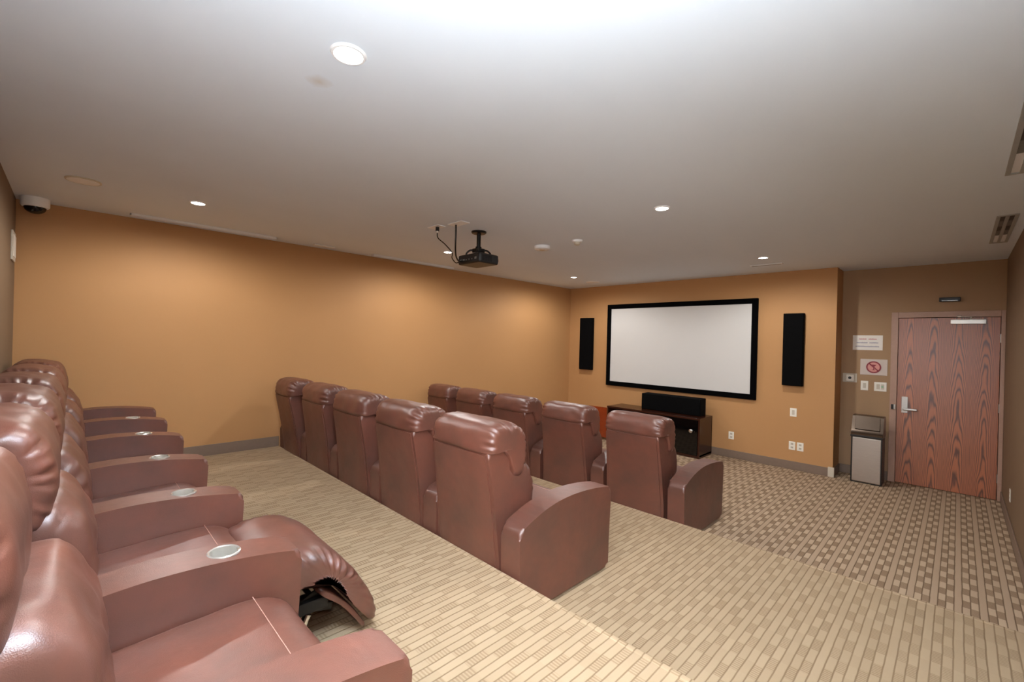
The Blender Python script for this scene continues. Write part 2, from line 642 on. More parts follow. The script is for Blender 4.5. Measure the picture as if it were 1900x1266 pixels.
# ------------------------------------------------------------ door
fr = bmesh.new()
FW0, FW1, FZ = 4.899, W - 0.001, 2.172
y0, y1 = L - 0.022, L + 0.10
add_box(fr, FW0, DX0 + 0.012, y0, y1, 0, FZ, 0.004)
add_box(fr, DX1 - 0.010, FW1, y0, L + 0.0, 0, FZ, 0.003)
add_box(fr, DX1 - 0.010, DX1 + 0.02, L, y1, 0, FZ - 0.03, 0.003)
add_box(fr, DX0 + 0.012, DX1 - 0.010, y0, y1, DZ - 0.015, FZ, 0.004)
door_root = thing('door_1', ((DX0 + DX1) / 2, L + 0.03, 0), 'red-brown wood veneer door with lever handle in the far right corner', 'door')
door_root['kind'] = 'structure'
del door_root['label'], door_root['category']
o = finish('door_frame', fr, M['frame'], door_root, wn=True)
o.location = (-(DX0 + DX1) / 2, -(L + 0.03), 0)
lx = (DX1 - DX0) / 2 - 0.015
leaf = box('door_leaf', -lx, lx, -0.035, 0.01, 0.006, DZ - 0.02, M['door'], door_root, bev=0.002)
# lever handle with tall escutcheon
hx = 5.045 - (DX0 + DX1) / 2
bm = bmesh.new()
add_box(bm, hx - 0.03, hx + 0.03, -0.043, -0.035, 0.895, 1.10, 0.003)
add_cyl(bm, (hx, -0.043, 0.945), (hx, -0.085, 0.945), 0.013)
add_box(bm, hx - 0.012, hx + 0.125, -0.10, -0.080, 0.930, 0.960, 0.008, 3)
finish('door_handle', bm, M['alu'], door_root, wn=True)
# door closer body and arm
cx0, cx1 = 5.44 - (DX0 + DX1) / 2, 5.735 - (DX0 + DX1) / 2
cl = box('door_closer', cx0, cx1, -0.09, -0.035, 2.016, 2.070, M['alu'], door_root, bev=0.005)
bm = bmesh.new()
add_box(bm, cx0 + 0.16, cx0 + 0.18, -0.08, -0.06, 2.070, 2.100, 0.002)
add_box(bm, cx0 + 0.06, cx0 + 0.18, -0.085, -0.062, 2.094, 2.104, 0.002)
add_box(bm, cx0 + 0.05, cx0 + 0.09, -0.085, -0.052, 2.100, 2.118, 0.002)
finish('closer_arm', bm, M['darksteel'], cl, wn=True)
for hz in (0.25, 1.05, 1.85):
    bm = bmesh.new()
    add_cyl(bm, (lx + 0.004, -0.043, hz - 0.05), (lx + 0.004, -0.043, hz + 0.05), 0.008, seg=12)
    finish('hinge', bm, M['alu'], door_root)
# strike reader on the frame
t = thing('lock_reader', (4.945, L - 0.022, 0.93), 'small black and silver lock box on the door frame left of the handle', 'lock')
box('reader_body', -0.028, -0.004, -0.018, 0, 0, 0.062, M['black'], t, bev=0.002)
box('silver_side', -0.004, 0.014, -0.02, 0, 0, 0.062, M['alu'], t, bev=0.002)['label'] = 'silver side plate'
# black box above the door
t = thing('exit_sensor', (5.428, L, 2.287), 'flat black sensor box on the wall above the door', 'sensor')
box('sensor_body', -0.092, 0.092, -0.045, 0, 0, 0.052, M['black'], t, bev=0.006)
box('sensor_lens', -0.07, 0.07, -0.05, -0.045, 0.006, 0.022, M['glassblack'], t, bev=0.002)

# ------------------------------------------------------------ things on the door wall
t = thing('notice_paper', (4.66, L, 1.777), 'white paper notice with three faded lines beside the door', 'sign')
box('paper_sheet', -0.156, 0.156, -0.004, 0, -0.098, 0.098, M['paper'], t)
rnd = random.Random(4)
for zz, mt, words in ((0.048, 'inkred', ((-0.09, -0.01), (0.01, 0.095))), (0.0, 'ink', ((-0.115, 0.0), (0.02, 0.11))), (-0.05, 'ink', ((-0.125, 0.12),))):
    for x0, x1 in words:
        bm = bmesh.new()
        add_box(bm, x0, x1, -0.0046, -0.004, zz - 0.004, zz + 0.003)
        x = x0
        while x < x1 - 0.004:
            w = rnd.uniform(0.006, 0.012)
            add_box(bm, x, min(x + w, x1), -0.0050, -0.004, zz - 0.009, zz + rnd.choice((0.009, 0.006)))
            x += w + 0.003
        finish('faded_word', bm, M[mt], t, smooth=False)
t = thing('prohibition_sign', (4.73, L, 1.455), 'pale sign with a red crossed-out circle above the light switches', 'sign')
box('sign_plate', -0.14, 0.14, -0.006, 0, -0.105, 0.105, M['signgrey'], t, bev=0.002)
bm = bmesh.new()
add_cyl(bm, (0, -0.006, 0), (0, -0.0075, 0), 0.068, seg=40)
finish('pink_disc', bm, M['signpink'], t)
bm = bmesh.new()
add_lathe(bm, [(0.062, -0.0075), (0.062, -0.0095), (0.078, -0.0095), (0.078, -0.0075)], (0, 0, 0), 48, 'Y')
for f in [f for f in bm.faces if len(f.verts) > 6]:
    bm.faces.remove(f)
g = add_box(bm, -0.066, 0.066, -0.0095, -0.0075, -0.007, 0.007)
for v in g:
    x_, z_ = v.co.x, v.co.z
    a = math.radians(-45)
    v.co.x, v.co.z = x_ * math.cos(a) - z_ * math.sin(a), x_ * math.sin(a) + z_ * math.cos(a)
finish('red_ring', bm, M['signred'], t, smooth=False)
bm = bmesh.new()   # goblet pictogram
add_lathe(bm, [(0.001, 0.0), (0.001, 0.001)], (0, 0, 0), 8, 'Y')
bm.free()
bm = bmesh.new()
for p in ([(-0.030, 0.034), (0.030, 0.034), (0.004, 0.002), (-0.004, 0.002)], [(-0.004, 0.004), (0.004, 0.004), (0.004, -0.034), (-0.004, -0.034)],
          [(-0.018, -0.034), (0.018, -0.034), (0.018, -0.040), (-0.018, -0.040)]):
    vs = [bm.verts.new((x, -0.0085, z)) for x, z in p]
    f = bm.faces.new(vs)
    r = bmesh.ops.extrude_face_region(bm, geom=[f])
    for v in r['geom']:
        if isinstance(v, bmesh.types.BMVert):
            v.co.y = -0.0074
finish('glass_pictogram', bm, M['signred'], t, smooth=False)
t = thing('thermostat', (4.481, L, 1.298), 'thermostat in a clear-edged guard beside the red crossed-circle sign', 'thermostat')
box('guard_plate', -0.078, 0.078, -0.01, 0, -0.06, 0.06, M['offwhite'], t, bev=0.003)
box('thermostat_body', -0.035, 0.05, -0.035, -0.01, -0.045, 0.042, M['white'], t, bev=0.005)
bm = bmesh.new()
add_cyl(bm, (0.004, -0.035, 0), (0.004, -0.039, 0), 0.018)
finish('dial', bm, M['black'], t)


def plate(name, loc, w, h, label, axis='y', kind='outlet', group=None, cat='outlet', paddles=1):
    """wall plate standing off a wall; axis y = on a wall facing -y, x = facing -x, X = facing +x"""
    rz = {'y': 0, 'x': -math.pi / 2, 'X': math.pi / 2}[axis]
    t = thing(name, loc, label, cat, group, rz)
    box('cover_plate', -w / 2, w / 2, -0.006, 0, -h / 2, h / 2, M['white'], t, bev=0.002)
    for i in range(paddles):
        cx_ = (i - (paddles - 1) / 2) * 0.046
        if kind == 'switch':
            box('rocker', cx_ - 0.016, cx_ + 0.016, -0.010, -0.006, -0.033, 0.033, M['offwhite'], t, bev=0.002)
        else:
            for s in (-1, 1):
                f = box('socket', cx_ - 0.016, cx_ + 0.016, -0.008, -0.006, s * 0.024 - 0.014, s * 0.024 + 0.014, M['offwhite'], t, bev=0.002)
                bm = bmesh.new()
                for sx in (-0.006, 0.006):
                    add_box(bm, cx_ + sx - 0.0012, cx_ + sx + 0.0012, -0.0084, -0.008, s * 0.024 - 0.004, s * 0.024 + 0.006)
                finish('slot', bm, M['black'], f, smooth=False)
    return t


plate('light_switch', (4.639, L, 1.205), 0.080, 0.125, 'single white light switch below the red crossed-circle sign', kind='switch', cat='switch')
sw = plate('light_switch', (4.803, L, 1.203), 0.126, 0.118, 'wide double light switch closest to the door frame', kind='switch', cat='switch', paddles=2)
box('indicator', 0.012, 0.03, -0.011, -0.010, -0.006, 0.006, M['greenled'], sw)
plate('wall_switch', (3.92, LS, 0.79), 0.080, 0.117, 'white switch plate below the right-hand wall speaker', kind='switch', cat='switch')
plate('wall_outlet', (3.117, LS, 0.335), 0.077, 0.115, 'lone white outlet low on the wall beside the media cabinet')
plate('wall_outlet', (3.915, LS, 0.328), 0.078, 0.115, 'left one of two paired outlets near the end of the screen wall')
plate('wall_outlet', (4.012, LS, 0.328), 0.078, 0.115, 'right one of two paired outlets near the end of the screen wall')
plate('wall_outlet', (0.33, LS, 0.405), 0.078, 0.06, 'left one of the small white plates showing over the front row chairs', kind='switch')
plate('wall_outlet', (0.43, LS, 0.405), 0.078, 0.06, 'right one of the small white plates showing over the front row chairs', kind='switch')
plate('wall_outlet', (W, 6.72, 0.33), 0.078, 0.117, 'white outlet low on the right wall near the door', axis='x')
t = thing('wall_plate', (0.24, 0, 2.33), 'white rectangular plate high on the back wall under the dome camera', 'wall plate')
box('cover', -0.12, 0.12, 0, 0.012, -0.115, 0.115, M['offwhite'], t, bev=0.003)
box('inner_panel', -0.09, 0.09, 0.012, 0.016, -0.085, 0.085, M['white'], t, bev=0.002)

# ------------------------------------------------------------ trash can
t = thing('trash_can', (4.722, 7.586, 0), 'brushed steel trash can with a dark hooded lid, left of the door', 'trash can')
hw, hd = 0.148, 0.142
box('can_body', -hw, hw, -hd, hd, 0.012, 0.575, M['steel'], t, bev=0.012, seg=3)
bm = bmesh.new()
for sx in (-1, 1):
    add_box(bm, sx * hw - 0.006, sx * hw + 0.006, -hd - 0.002, hd + 0.002, 0.004, 0.60, 0.003)
finish('side_panel_pair', bm, M['black'], t, wn=True)
box('base_plinth', -hw + 0.006, hw - 0.006, -hd + 0.006, hd - 0.006, 0, 0.02, M['black'], t)
lid = finish('lid', prism_bm([(-hd - 0.012, 0.575), (-hd - 0.016, 0.625), (-hd + 0.035, 0.665), (-0.045, 0.83), (0.0, 0.842), (0.11, 0.84), (hd, 0.80), (hd + 0.006, 0.575)],
                             hw + 0.010, 0.006, 2), M['darksteel'], t, wn=True)
fl = prism_bm([(-hd + 0.030, 0.668), (-0.050, 0.822), (-0.046, 0.836), (-hd + 0.024, 0.676)], hw - 0.025, 0.002, 1)
finish('flap', fl, M['darksteel'], lid, wn=True)
box('rim_band', -hw - 0.013, hw + 0.013, -hd - 0.019, -hd + 0.02, 0.578, 0.600, M['black'], t, bev=0.003)

# ------------------------------------------------------------ screen wall equipment
t = thing('projector_screen', (2.175, LS, 0.906), 'large white projection screen in a wide black frame', 'projection screen')
sw_, sh_ = 2.55 / 2, 1.489
bm = bmesh.new()
FWd = 0.08
prof = [(0, 0), (-0.03, 0.0), (-0.045, 0.01), (-0.045, FWd - 0.012), (-0.036, FWd), (0, FWd)]
add_box(bm, -sw_, sw_, -0.045, 0, 0, FWd, 0.006)
add_box(bm, -sw_, sw_, -0.045, 0, sh_ - FWd, sh_, 0.006)
add_box(bm, -sw_, -sw_ + FWd, -0.0452, 0, FWd - 0.006, sh_ - FWd + 0.006, 0.006)
add_box(bm, sw_ - FWd, sw_, -0.0452, 0, FWd - 0.006, sh_ - FWd + 0.006, 0.006)
finish('screen_frame', bm, M['velvet'], t, wn=True)
box('screen_surface', -sw_ + FWd - 0.005, sw_ - FWd + 0.005, -0.030, -0.020, FWd - 0.005, sh_ - FWd + 0.005, M['screen'], t)


def wall_speaker(x0, x1, z0, z1, label):
    t = thing('wall_speaker', ((x0 + x1) / 2, LS, z0), label, 'speaker', 'wall speakers beside the screen')
    w, h = (x1 - x0) / 2, z1 - z0
    box('cabinet', -w, w, -0.07, 0, 0, h, M['cloth'], t, bev=0.006)
    box('grille', -w + 0.006, w - 0.006, -0.085, -0.07, 0.006, h - 0.006, M['cloth'], t, bev=0.006, seg=3)
    return t


wall_speaker(0.300, 0.585, 1.162, 2.160, 'tall black wall speaker left of the screen')
wall_speaker(3.785, 4.033, 1.160, 2.158, 'tall black wall speaker right of the screen')

CX0, CX1, CY0, CY1, CZ = 1.25, 2.845, 6.945, 7.415, 0.60
t = thing('media_cabinet', ((CX0 + CX1) / 2, (CY0 + CY1) / 2, 0), 'low dark wood media cabinet with black glass doors below the screen', 'cabinet')
w, dpt = (CX1 - CX0) / 2, (CY1 - CY0) / 2
bm = bmesh.new()
add_box(bm, -w, w, -dpt + 0.02, dpt, 0.025, 0.05)
add_box(bm, -w, -w + 0.025, -dpt + 0.005, dpt, 0, CZ - 0.025)
add_box(bm, w - 0.025, w, -dpt + 0.005, dpt, 0, CZ - 0.025)
add_box(bm, -w, w, dpt - 0.015, dpt, 0.03, CZ - 0.025)
finish('carcass', bm, M['dwood'], t, smooth=False)
box('cabinet_top', -w - 0.004, w + 0.004, -dpt - 0.004, dpt, CZ - 0.03, CZ, M['dwood'], t, bev=0.004)
box('plinth', -w + 0.01, w - 0.01, -dpt + 0.012, -dpt + 0.03, 0, 0.04, M['dwood'], t)
for k in range(3):
    bw = (2 * w - 0.06) / 3
    x0 = -w + 0.03 + k * bw
    if k == 0:
        continue
    d = box('cabinet_door', x0 + 0.003, x0 + bw - 0.003, -dpt - 0.002, -dpt + 0.016, 0.045, CZ - 0.034, M['glassblack'], t, bev=0.002)
    if k == 2:
        bm = bmesh.new()
        add_lathe(bm, [(0.0, -0.028), (0.016, -0.027), (0.022, -0.022), (0.022, -0.010), (0.027, -0.008), (0.027, 0)], (x0 + bw - 0.10, -dpt - 0.002, 0.40), 28, 'Y')
        kb = finish('knob', bm, M['chrome'], d)
        kb['label'] = 'round chrome knob'
        bm = bmesh.new()
        add_cyl(bm, (x0 + bw - 0.045, -dpt - 0.002, 0.395), (x0 + bw - 0.045, -dpt - 0.007, 0.395), 0.006)
        finish('keyhole', bm, M['darksteel'], d)
# dark interior of the opened left bay with a shelf
box('shelf', -w + 0.026, -w + 0.03 + (2 * w - 0.06) / 3, -dpt + 0.05, dpt - 0.016, 0.30, 0.318, M['dwood'], t)
box('divider', -w + 0.03 + (2 * w - 0.06) / 3 - 0.018, -w + 0.03 + (2 * w - 0.06) / 3, -dpt + 0.02, dpt - 0.016, 0.05, CZ - 0.03, M['dwood'], t)
# opened left door, red mahogany with the light it faces put into the colour
od = box('cabinet_door', -0.36, 0.0, -0.018, 0, 0.045, CZ - 0.034, M['red'], t, bev=0.003)
od.location = (-w, -dpt, 0)
od.rotation_euler = (0, 0, math.radians(4))
od['label'] = 'opened left door with a red mahogany face'

t = thing('center_speaker', (2.275, 7.24, CZ), 'wide black center speaker on the media cabinet under the screen', 'speaker')
box('speaker_cabinet', -0.49, 0.49, -0.09, 0.12, 0.0, 0.262, M['cloth'], t, bev=0.008)
box('grille', -0.482, 0.482, -0.104, -0.09, 0.008, 0.254, M['cloth'], t, bev=0.005)


# ------------------------------------------------------------ ceiling fixtures
def downlight(x, y, label, r=0.062):
    t = thing('recessed_downlight', (x, y, H), label, 'ceiling light', 'recessed downlights')
    bm = bmesh.new()
    add_lathe(bm, [(r * 0.78, -0.002), (r * 0.80, -0.009), (r * 0.92, -0.008), (r, 0.0)], (0, 0, 0), 40)
    for f in [f for f in bm.faces if len(f.verts) > 4]:
        bm.faces.remove(f)
    finish('trim_ring', bm, M['fixture'], t)
    bm = bmesh.new()
    add_lathe(bm, [(0.0, -0.0065), (r * 0.5, -0.006), (r * 0.78, -0.003)], (0, 0, 0), 40)
    for f in [f for f in bm.faces if len(f.verts) > 4]:
        bm.faces.remove(f)
    finish('lamp_lens', bm, M['lampon'], t)
    return t


DL = ['large bright downlight nearest the camera, beside a faint stain', 'downlight between the dome camera and the long slot by the left wall',
      'downlight just left of the hanging projector', 'downlight in mid ceiling, right of the projector',
      'downlight close to the ceiling bar in front of the screen', 'far downlight near the corner of the left and screen walls']
for (x, y), lb in zip(LAMPS, DL):
    downlight(x, y, lb, 0.066 if y < 2 and x > 3 else 0.060)

t = thing('ceiling_speaker', (1.078, 0.388, H), 'flat white round ceiling speaker left of the downlights, above the back row', 'ceiling speaker')
bm = bmesh.new()
add_lathe(bm, [(0.098, 0), (0.098, -0.006), (0.088, -0.009)], (0, 0, 0), 48)
for f in [f for f in bm.faces if len(f.verts) > 4]:
    bm.faces.remove(f)
finish('speaker_rim', bm, M['offwhite'], t)
bm = bmesh.new()
add_lathe(bm, [(0.088, -0.006), (0.088, -0.008), (0.06, -0.011), (0.0, -0.012)], (0, 0, 0), 48)
finish('speaker_grille', bm, M['fixture'], t)

t = thing('security_dome_camera', (0.155, 0.115, H), 'white ceiling dome camera with a black lens dome in the left corner', 'camera')
bm = bmesh.new()
add_lathe(bm, [(0.0, 0), (0.086, 0), (0.086, -0.062), (0.078, -0.074), (0.066, -0.076)], (0, 0, 0), 40)
finish('housing', bm, M['fixture'], t)
bm = bmesh.new()
add_lathe(bm, [(0.066, -0.072)] + [(0.066 * math.cos(a), -0.076 - 0.052 * math.sin(a)) for a in [k * math.pi / 16 for k in range(9)]], (0, 0, 0), 40)
finish('lens_dome', bm, M['glassblack'], t)

t = thing('smoke_detector', (2.20, 4.08, H), 'flat round white smoke detector right of the projector', 'smoke detector')
bm = bmesh.new()
add_lathe(bm, [(0.0, 0), (0.088, 0), (0.090, -0.012), (0.086, -0.034), (0.075, -0.040), (0.0, -0.041)], (0, 0, 0), 40)
finish('detector_body', bm, M['fixture'], t)
bm = bmesh.new()
add_lathe(bm, [(0.03, -0.040), (0.03, -0.043), (0.0, -0.043)], (0, 0, 0), 24)
finish('detector_cap', bm, M['offwhite'], t)

t = thing('heat_detector', (2.68, 4.09, H), 'small white stepped heat detector between smoke detector and mid downlight', 'heat detector')
bm = bmesh.new()
add_lathe(bm, [(0.0, 0), (0.055, 0), (0.055, -0.010), (0.046, -0.022), (0.0, -0.023)], (0, 0, 0), 32)
finish('detector_base', bm, M['fixture'], t)
bm = bmesh.new()
add_lathe(bm, [(0.032, -0.021), (0.031, -0.040), (0.022, -0.050), (0.0, -0.052)], (0, 0, 0), 32)
finish('sensor_cup', bm, M['offwhite'], t)


def slot_vent(x, y0, y1, label, width=0.06, mat='fixture'):
    t = thing('linear_slot_diffuser', (x, y0, H), label, 'air vent')
    ln = y1 - y0
    bm = bmesh.new()
    hw_ = width / 2
    add_box(bm, -hw_, -hw_ + 0.012, 0, ln, -0.022, 0, 0.002)
    add_box(bm, hw_ - 0.012, hw_, 0, ln, -0.022, 0, 0.002)
    add_box(bm, -hw_, hw_, 0, 0.012, -0.022, 0, 0.002)
    add_box(bm, -hw_, hw_, ln - 0.012, ln, -0.022, 0, 0.002)
    finish('slot_frame', bm, M[mat], t, wn=True)
    box('slot_core', -hw_ + 0.012, hw_ - 0.012, 0.012, ln - 0.012, -0.004, 0, M['grille'], t)
    return t


slot_vent(0.195, 0.70, 1.93, 'long narrow ceiling slot above the left wall, nearer the dome camera')
slot_vent(0.165, 3.08, 4.38, 'long narrow ceiling slot above the left wall, near the projector')
t = thing('access_plate', (0.19, 2.45, H), 'short white plate at the ceiling edge between the two left slots', 'ceiling plate')
box('plate', -0.035, 0.035, -0.12, 0.12, -0.012, 0, M['fixture'], t, bev=0.003)


def wide_diffuser(x0, x1, y0, y1, label):
    t = thing('ceiling_air_diffuser', ((x0 + x1) / 2, y0, H), label, 'air vent')
    w, ln = (x1 - x0) / 2, y1 - y0
    bm = bmesh.new()
    add_box(bm, -w, w, 0, 0.02, -0.008, 0, 0.001)
    add_box(bm, -w, w, ln - 0.02, ln, -0.008, 0, 0.001)
    for xx in (-w, -0.011, w - 0.022):
        add_box(bm, xx, xx + 0.022, 0.02, ln - 0.02, -0.008, 0, 0.001)
    finish('diffuser_frame', bm, M['diffuser'], t, wn=True)
    # two slots, each with pale and dark blade sections
    sec = [(0.0, 0.16, 'black'), (0.16, 0.34, 'grille'), (0.34, 0.50, 'black'), (0.50, 0.68, 'grille'), (0.68, 0.99, 'fixture')]
    for s in (-1, 1):
        xa, xb = (-w + 0.022, -0.011) if s < 0 else (0.011, w - 0.022)
        for a, b_, mt in sec:
            o_ = box('blade', xa, xb, 0.02 + a * (ln - 0.04), 0.02 + b_ * (ln - 0.04), -0.004, 0, M[mt], t)
    return t


wide_diffuser(5.705, 5.825, 5.46, 6.69, 'short-looking grey two-slot air diffuser on the right, nearer the door')
wide_diffuser(5.690, 5.825, 3.10, 4.31, 'grey two-slot air diffuser cut off by the right edge of view')


def thin_vent(x, y, w, label):
    t = thing('ceiling_bar_vent', (x, y, H), label, 'air vent')
    box('vent_bar', -w, w, -0.03, 0.03, -0.010, 0, M['fixture'], t, bev=0.003)
    box('vent_slit', -w + 0.02, w - 0.02, -0.012, 0.012, -0.012, -0.010, M['grille'], t)


thin_vent(3.74, 6.71, 0.19, 'thin white ceiling bar vent before the screen wall, right side')
t = thing('ceiling_speaker', (0.95, 6.85, H), 'faint flat round ceiling speaker in the far left corner', 'ceiling speaker')
bm = bmesh.new()
add_lathe(bm, [(0.0, 0), (0.12, 0), (0.12, -0.006), (0.10, -0.010), (0.0, -0.011)], (0, 0, 0), 40)
finish('speaker_grille', bm, M['fixture'], t)

# ------------------------------------------------------------ projector
PX, PY = 2.15, 3.19
t = thing('ceiling_projector', (PX, PY, H), 'black projector hanging from a short black ceiling mount', 'projector')
bm = bmesh.new()
add_lathe(bm, [(0.0, 0), (0.075, 0), (0.075, -0.010), (0.066, -0.020), (0.024, -0.024), (0.022, -0.03)], (0, 0, 0), 32)
finish('ceiling_flange', bm, M['blackmetal'], t)
bm = bmesh.new()
add_cyl(bm, (0, 0, -0.02), (0, 0, -0.165), 0.020)
add_cyl(bm, (0, 0, -0.150), (0, 0, -0.180), 0.030)
finish('mount_pole', bm, M['blackmetal'], t)
bm = bmesh.new()
add_box(bm, -0.045, 0.045, -0.045, 0.045, -0.209, -0.169, 0.004)
for a in range(4):
    an = math.pi / 4 + a * math.pi / 2
    add_tube(bm, [(0.03 * math.cos(an), 0.03 * math.sin(an), -0.189), (0.08 * math.cos(an), 0.08 * math.sin(an), -0.186),
                  (0.115 * math.cos(an), 0.115 * math.sin(an), -0.214), (0.12 * math.cos(an), 0.12 * math.sin(an), -0.240)], 0.009)
finish('mount_bracket', bm, M['blackmetal'], t)
bz0, bz1 = -0.332, -0.236
body = box('projector_body', -0.165, 0.165, -0.125, 0.125, bz0, bz1, M['black'], t, bev=0.018, seg=4)
bm = bmesh.new()
for k in range(9):
    add_box(bm, 0.1655, 0.1675, -0.09 + k * 0.014, -0.083 + k * 0.014, bz0 + 0.02, bz1 - 0.02)
finish('side_vent', bm, M['gap'], body, smooth=False)
for k, (w_, h_) in enumerate(((0.03, 0.014), (0.03, 0.014), (0.016, 0.01), (0.012, 0.012), (0.012, 0.012), (0.026, 0.02))):
    x = -0.13 + k * 0.045
    box('port', x, x + w_, -0.1275, -0.125, bz0 + 0.035, bz0 + 0.035 + h_, M['grille'], body)
bm = bmesh.new()
add_lathe(bm, [(0.0, 0.02), (0.030, 0.02), (0.034, 0.03), (0.042, 0.028), (0.046, 0.0)], (0.09, 0.122, bz0 + 0.052), 32, 'Y')
finish('lens', bm, M['glassblack'], body)
# ceiling boxes and cables feeding the projector
t2 = t
t = thing('cable_wall_plate', (2.25, 2.86, H), 'small pale ceiling plate where the thick projector cable enters', 'ceiling plate')
box('plate', -0.10, 0.10, -0.05, 0.05, -0.008, 0, M['fixture'], t, bev=0.002)
t = thing('power_outlet', (2.00, 2.80, H), 'pale ceiling outlet with a black plug beside the projector cable', 'outlet')
box('plate', -0.10, 0.07, -0.045, 0.045, -0.008, 0, M['fixture'], t, bev=0.002)
bm = bmesh.new()
add_cyl(bm, (0.0, 0, -0.008), (0.0, 0.0, -0.045), 0.017)
finish('plug', bm, M['black'], t)
bm = bmesh.new()
add_cyl(bm, (0.0, 0, -0.045), (0.0, 0.0, -0.062), 0.011)
finish('plug_collar', bm, M['white'], t)
bx, by = PX - 0.12, PY - 0.128
bm = bmesh.new()
add_tube(bm, [(2.21, 2.86, H - 0.008), (2.205, 2.865, H - 0.08), (2.19, 2.875, H - 0.17), (2.16, 2.90, H - 0.24), (2.11, 2.95, H - 0.285), (bx + 0.03, by - 0.04, H - 0.308), (bx + 0.03, by - 0.003, H - 0.298)], 0.0075)
finish('video_cable', bm, M['black'], t2, loc=(-PX, -PY, -H))['label'] = 'thick black cable dropping from the ceiling plate'
bm = bmesh.new()
add_tube(bm, [(2.0, 2.80, H - 0.062), (2.002, 2.81, H - 0.11), (2.06, 2.85, H - 0.17), (2.11, 2.90, H - 0.25), (2.04, 2.95, H - 0.28), (bx - 0.01, by - 0.05, H - 0.318), (bx - 0.01, by - 0.003, H - 0.303)], 0.005)
finish('power_cord', bm, M['black'], t2, loc=(-PX, -PY, -H))['label'] = 'thin black cord from the ceiling plug'

# ------------------------------------------------------------ recliners
SEATW = 0.586
AW = 0.148                       # arm width
ARM = [(0.0, 0.02), (-0.004, 0.20), (-0.010, 0.40), (-0.008, 0.462), (0.012, 0.488), (0.10, 0.525), (0.20, 0.556), (0.32, 0.578), (0.44, 0.586), (0.56, 0.584),
       (0.68, 0.575), (0.78, 0.562), (0.835, 0.552), (0.862, 0.545), (0.870, 0.528), (0.866, 0.40), (0.856, 0.20), (0.852, 0.03), (0.845, 0.02), (0.01, 0.02)]


def arm_object(cup):
    # smooth only the curved top; keep the corners tight
    bm = prism_bm(ARM, AW / 2, 0.020, 5, n=150)
    if cup:
        # open the top around the cup and bridge it to a round rim
        dele = [f for f in bm.faces if f.calc_center_median().z > 0.5 and abs(f.calc_center_median().y - 0.64) < 0.062 and abs(f.calc_center_median().x) < 0.03]
        bmesh.ops.delete(bm, geom=dele, context='FACES')
        be = [e for e in bm.edges if e.is_boundary]
        longe = [e for e in be if abs(e.verts[0].co.x - e.verts[1].co.x) > 0.05]
        bmesh.ops.subdivide_edges(bm, edges=longe, cuts=9)
        be = [e for e in bm.edges if e.is_boundary]
        ringv = {}
        for e in be:
            for v in e.verts:
                if v not in ringv:
                    a = math.atan2(v.co.y - 0.64, v.co.x)
                    ringv[v] = bm.verts.new((0.043 * math.cos(a), 0.64 + 0.043 * math.sin(a), v.co.z * 0.5 + 0.5 * 0.5795))
        for e in be:
            v0, v1 = e.verts
            bm.faces.new((v0, v1, ringv[v1], ringv[v0]))
    o = finish('armrest', bm, M['leather'], None, wn=True)
    return o


def cup_object(parent):
    bm = bmesh.new()
    zt = 0.5805
    add_lathe(bm, [(0.040, zt - 0.075), (0.0405, zt - 0.002), (0.041, zt + 0.001), (0.046, zt + 0.0035), (0.050, zt + 0.001), (0.0505, zt - 0.003), (0.0425, zt - 0.006), (0.0425, zt - 0.08), (0.0, zt - 0.08)], (0, 0.64, 0), 40)
    for f in [f for f in bm.faces if len(f.verts) > 6]:
        bm.faces.remove(f)
    vs = [bm.verts.new((0.040 * math.cos(2 * math.pi * k / 40), 0.64 + 0.040 * math.sin(2 * math.pi * k / 40), zt - 0.073)) for k in range(40)]
    bm.faces.new(vs)
    o = finish('cup_holder', bm, M['cup'], parent)
    o['label'] = 'polished steel cup holder'
    return o


def hide_away(o):
    return o


HEAD = [(-0.086, 0.872), (-0.090, 0.93), (-0.078, 0.99), (-0.042, 1.028), (0.02, 1.040), (0.10, 1.036), (0.175, 1.015), (0.214, 0.965), (0.234, 0.90), (0.238, 0.82),
        (0.228, 0.76), (0.205, 0.715), (0.165, 0.695), (0.12, 0.71), (0.09, 0.78), (0.05, 0.86), (-0.02, 0.885)]
LUMB = [(0.06, 0.46), (0.04, 0.60), (0.04, 0.75), (0.10, 0.80), (0.18, 0.80), (0.245, 0.79), (0.288, 0.745), (0.318, 0.68), (0.334, 0.60), (0.332, 0.52), (0.315, 0.462),
        (0.27, 0.435), (0.16, 0.43)]
SHELL = [(0.01, 0.055), (-0.004, 0.30), (-0.040, 0.62), (-0.080, 0.865), (-0.062, 0.893), (-0.02, 0.905), (0.03, 0.895), (0.075, 0.845), (0.10, 0.65), (0.125, 0.40), (0.13, 0.12), (0.11, 0.055)]
SEAT = [(0.16, 0.30), (0.15, 0.38), (0.20, 0.425), (0.35, 0.436), (0.52, 0.446), (0.66, 0.452), (0.74, 0.446), (0.80, 0.418), (0.826, 0.37), (0.815, 0.31), (0.77, 0.285), (0.45, 0.285)]
FOOT = [(0.775, 0.06), (0.77, 0.25), (0.785, 0.285), (0.825, 0.285), (0.850, 0.255), (0.858, 0.17), (0.850, 0.085), (0.825, 0.055)]
FOOTOPEN = [(0.76, 0.36), (0.78, 0.43), (0.86, 0.452), (0.94, 0.452), (1.02, 0.435), (1.10, 0.385), (1.18, 0.30), (1.24, 0.215), (1.285, 0.125), (1.298, 0.065), (1.280, 0.035),
            (1.25, 0.060), (1.19, 0.155), (1.11, 0.248), (1.03, 0.308), (0.94, 0.336), (0.85, 0.348)]


def shell_taper(y, z):
    return 1.0 - 0.09 * max(0, min(1, (z - 0.25) / 0.65))


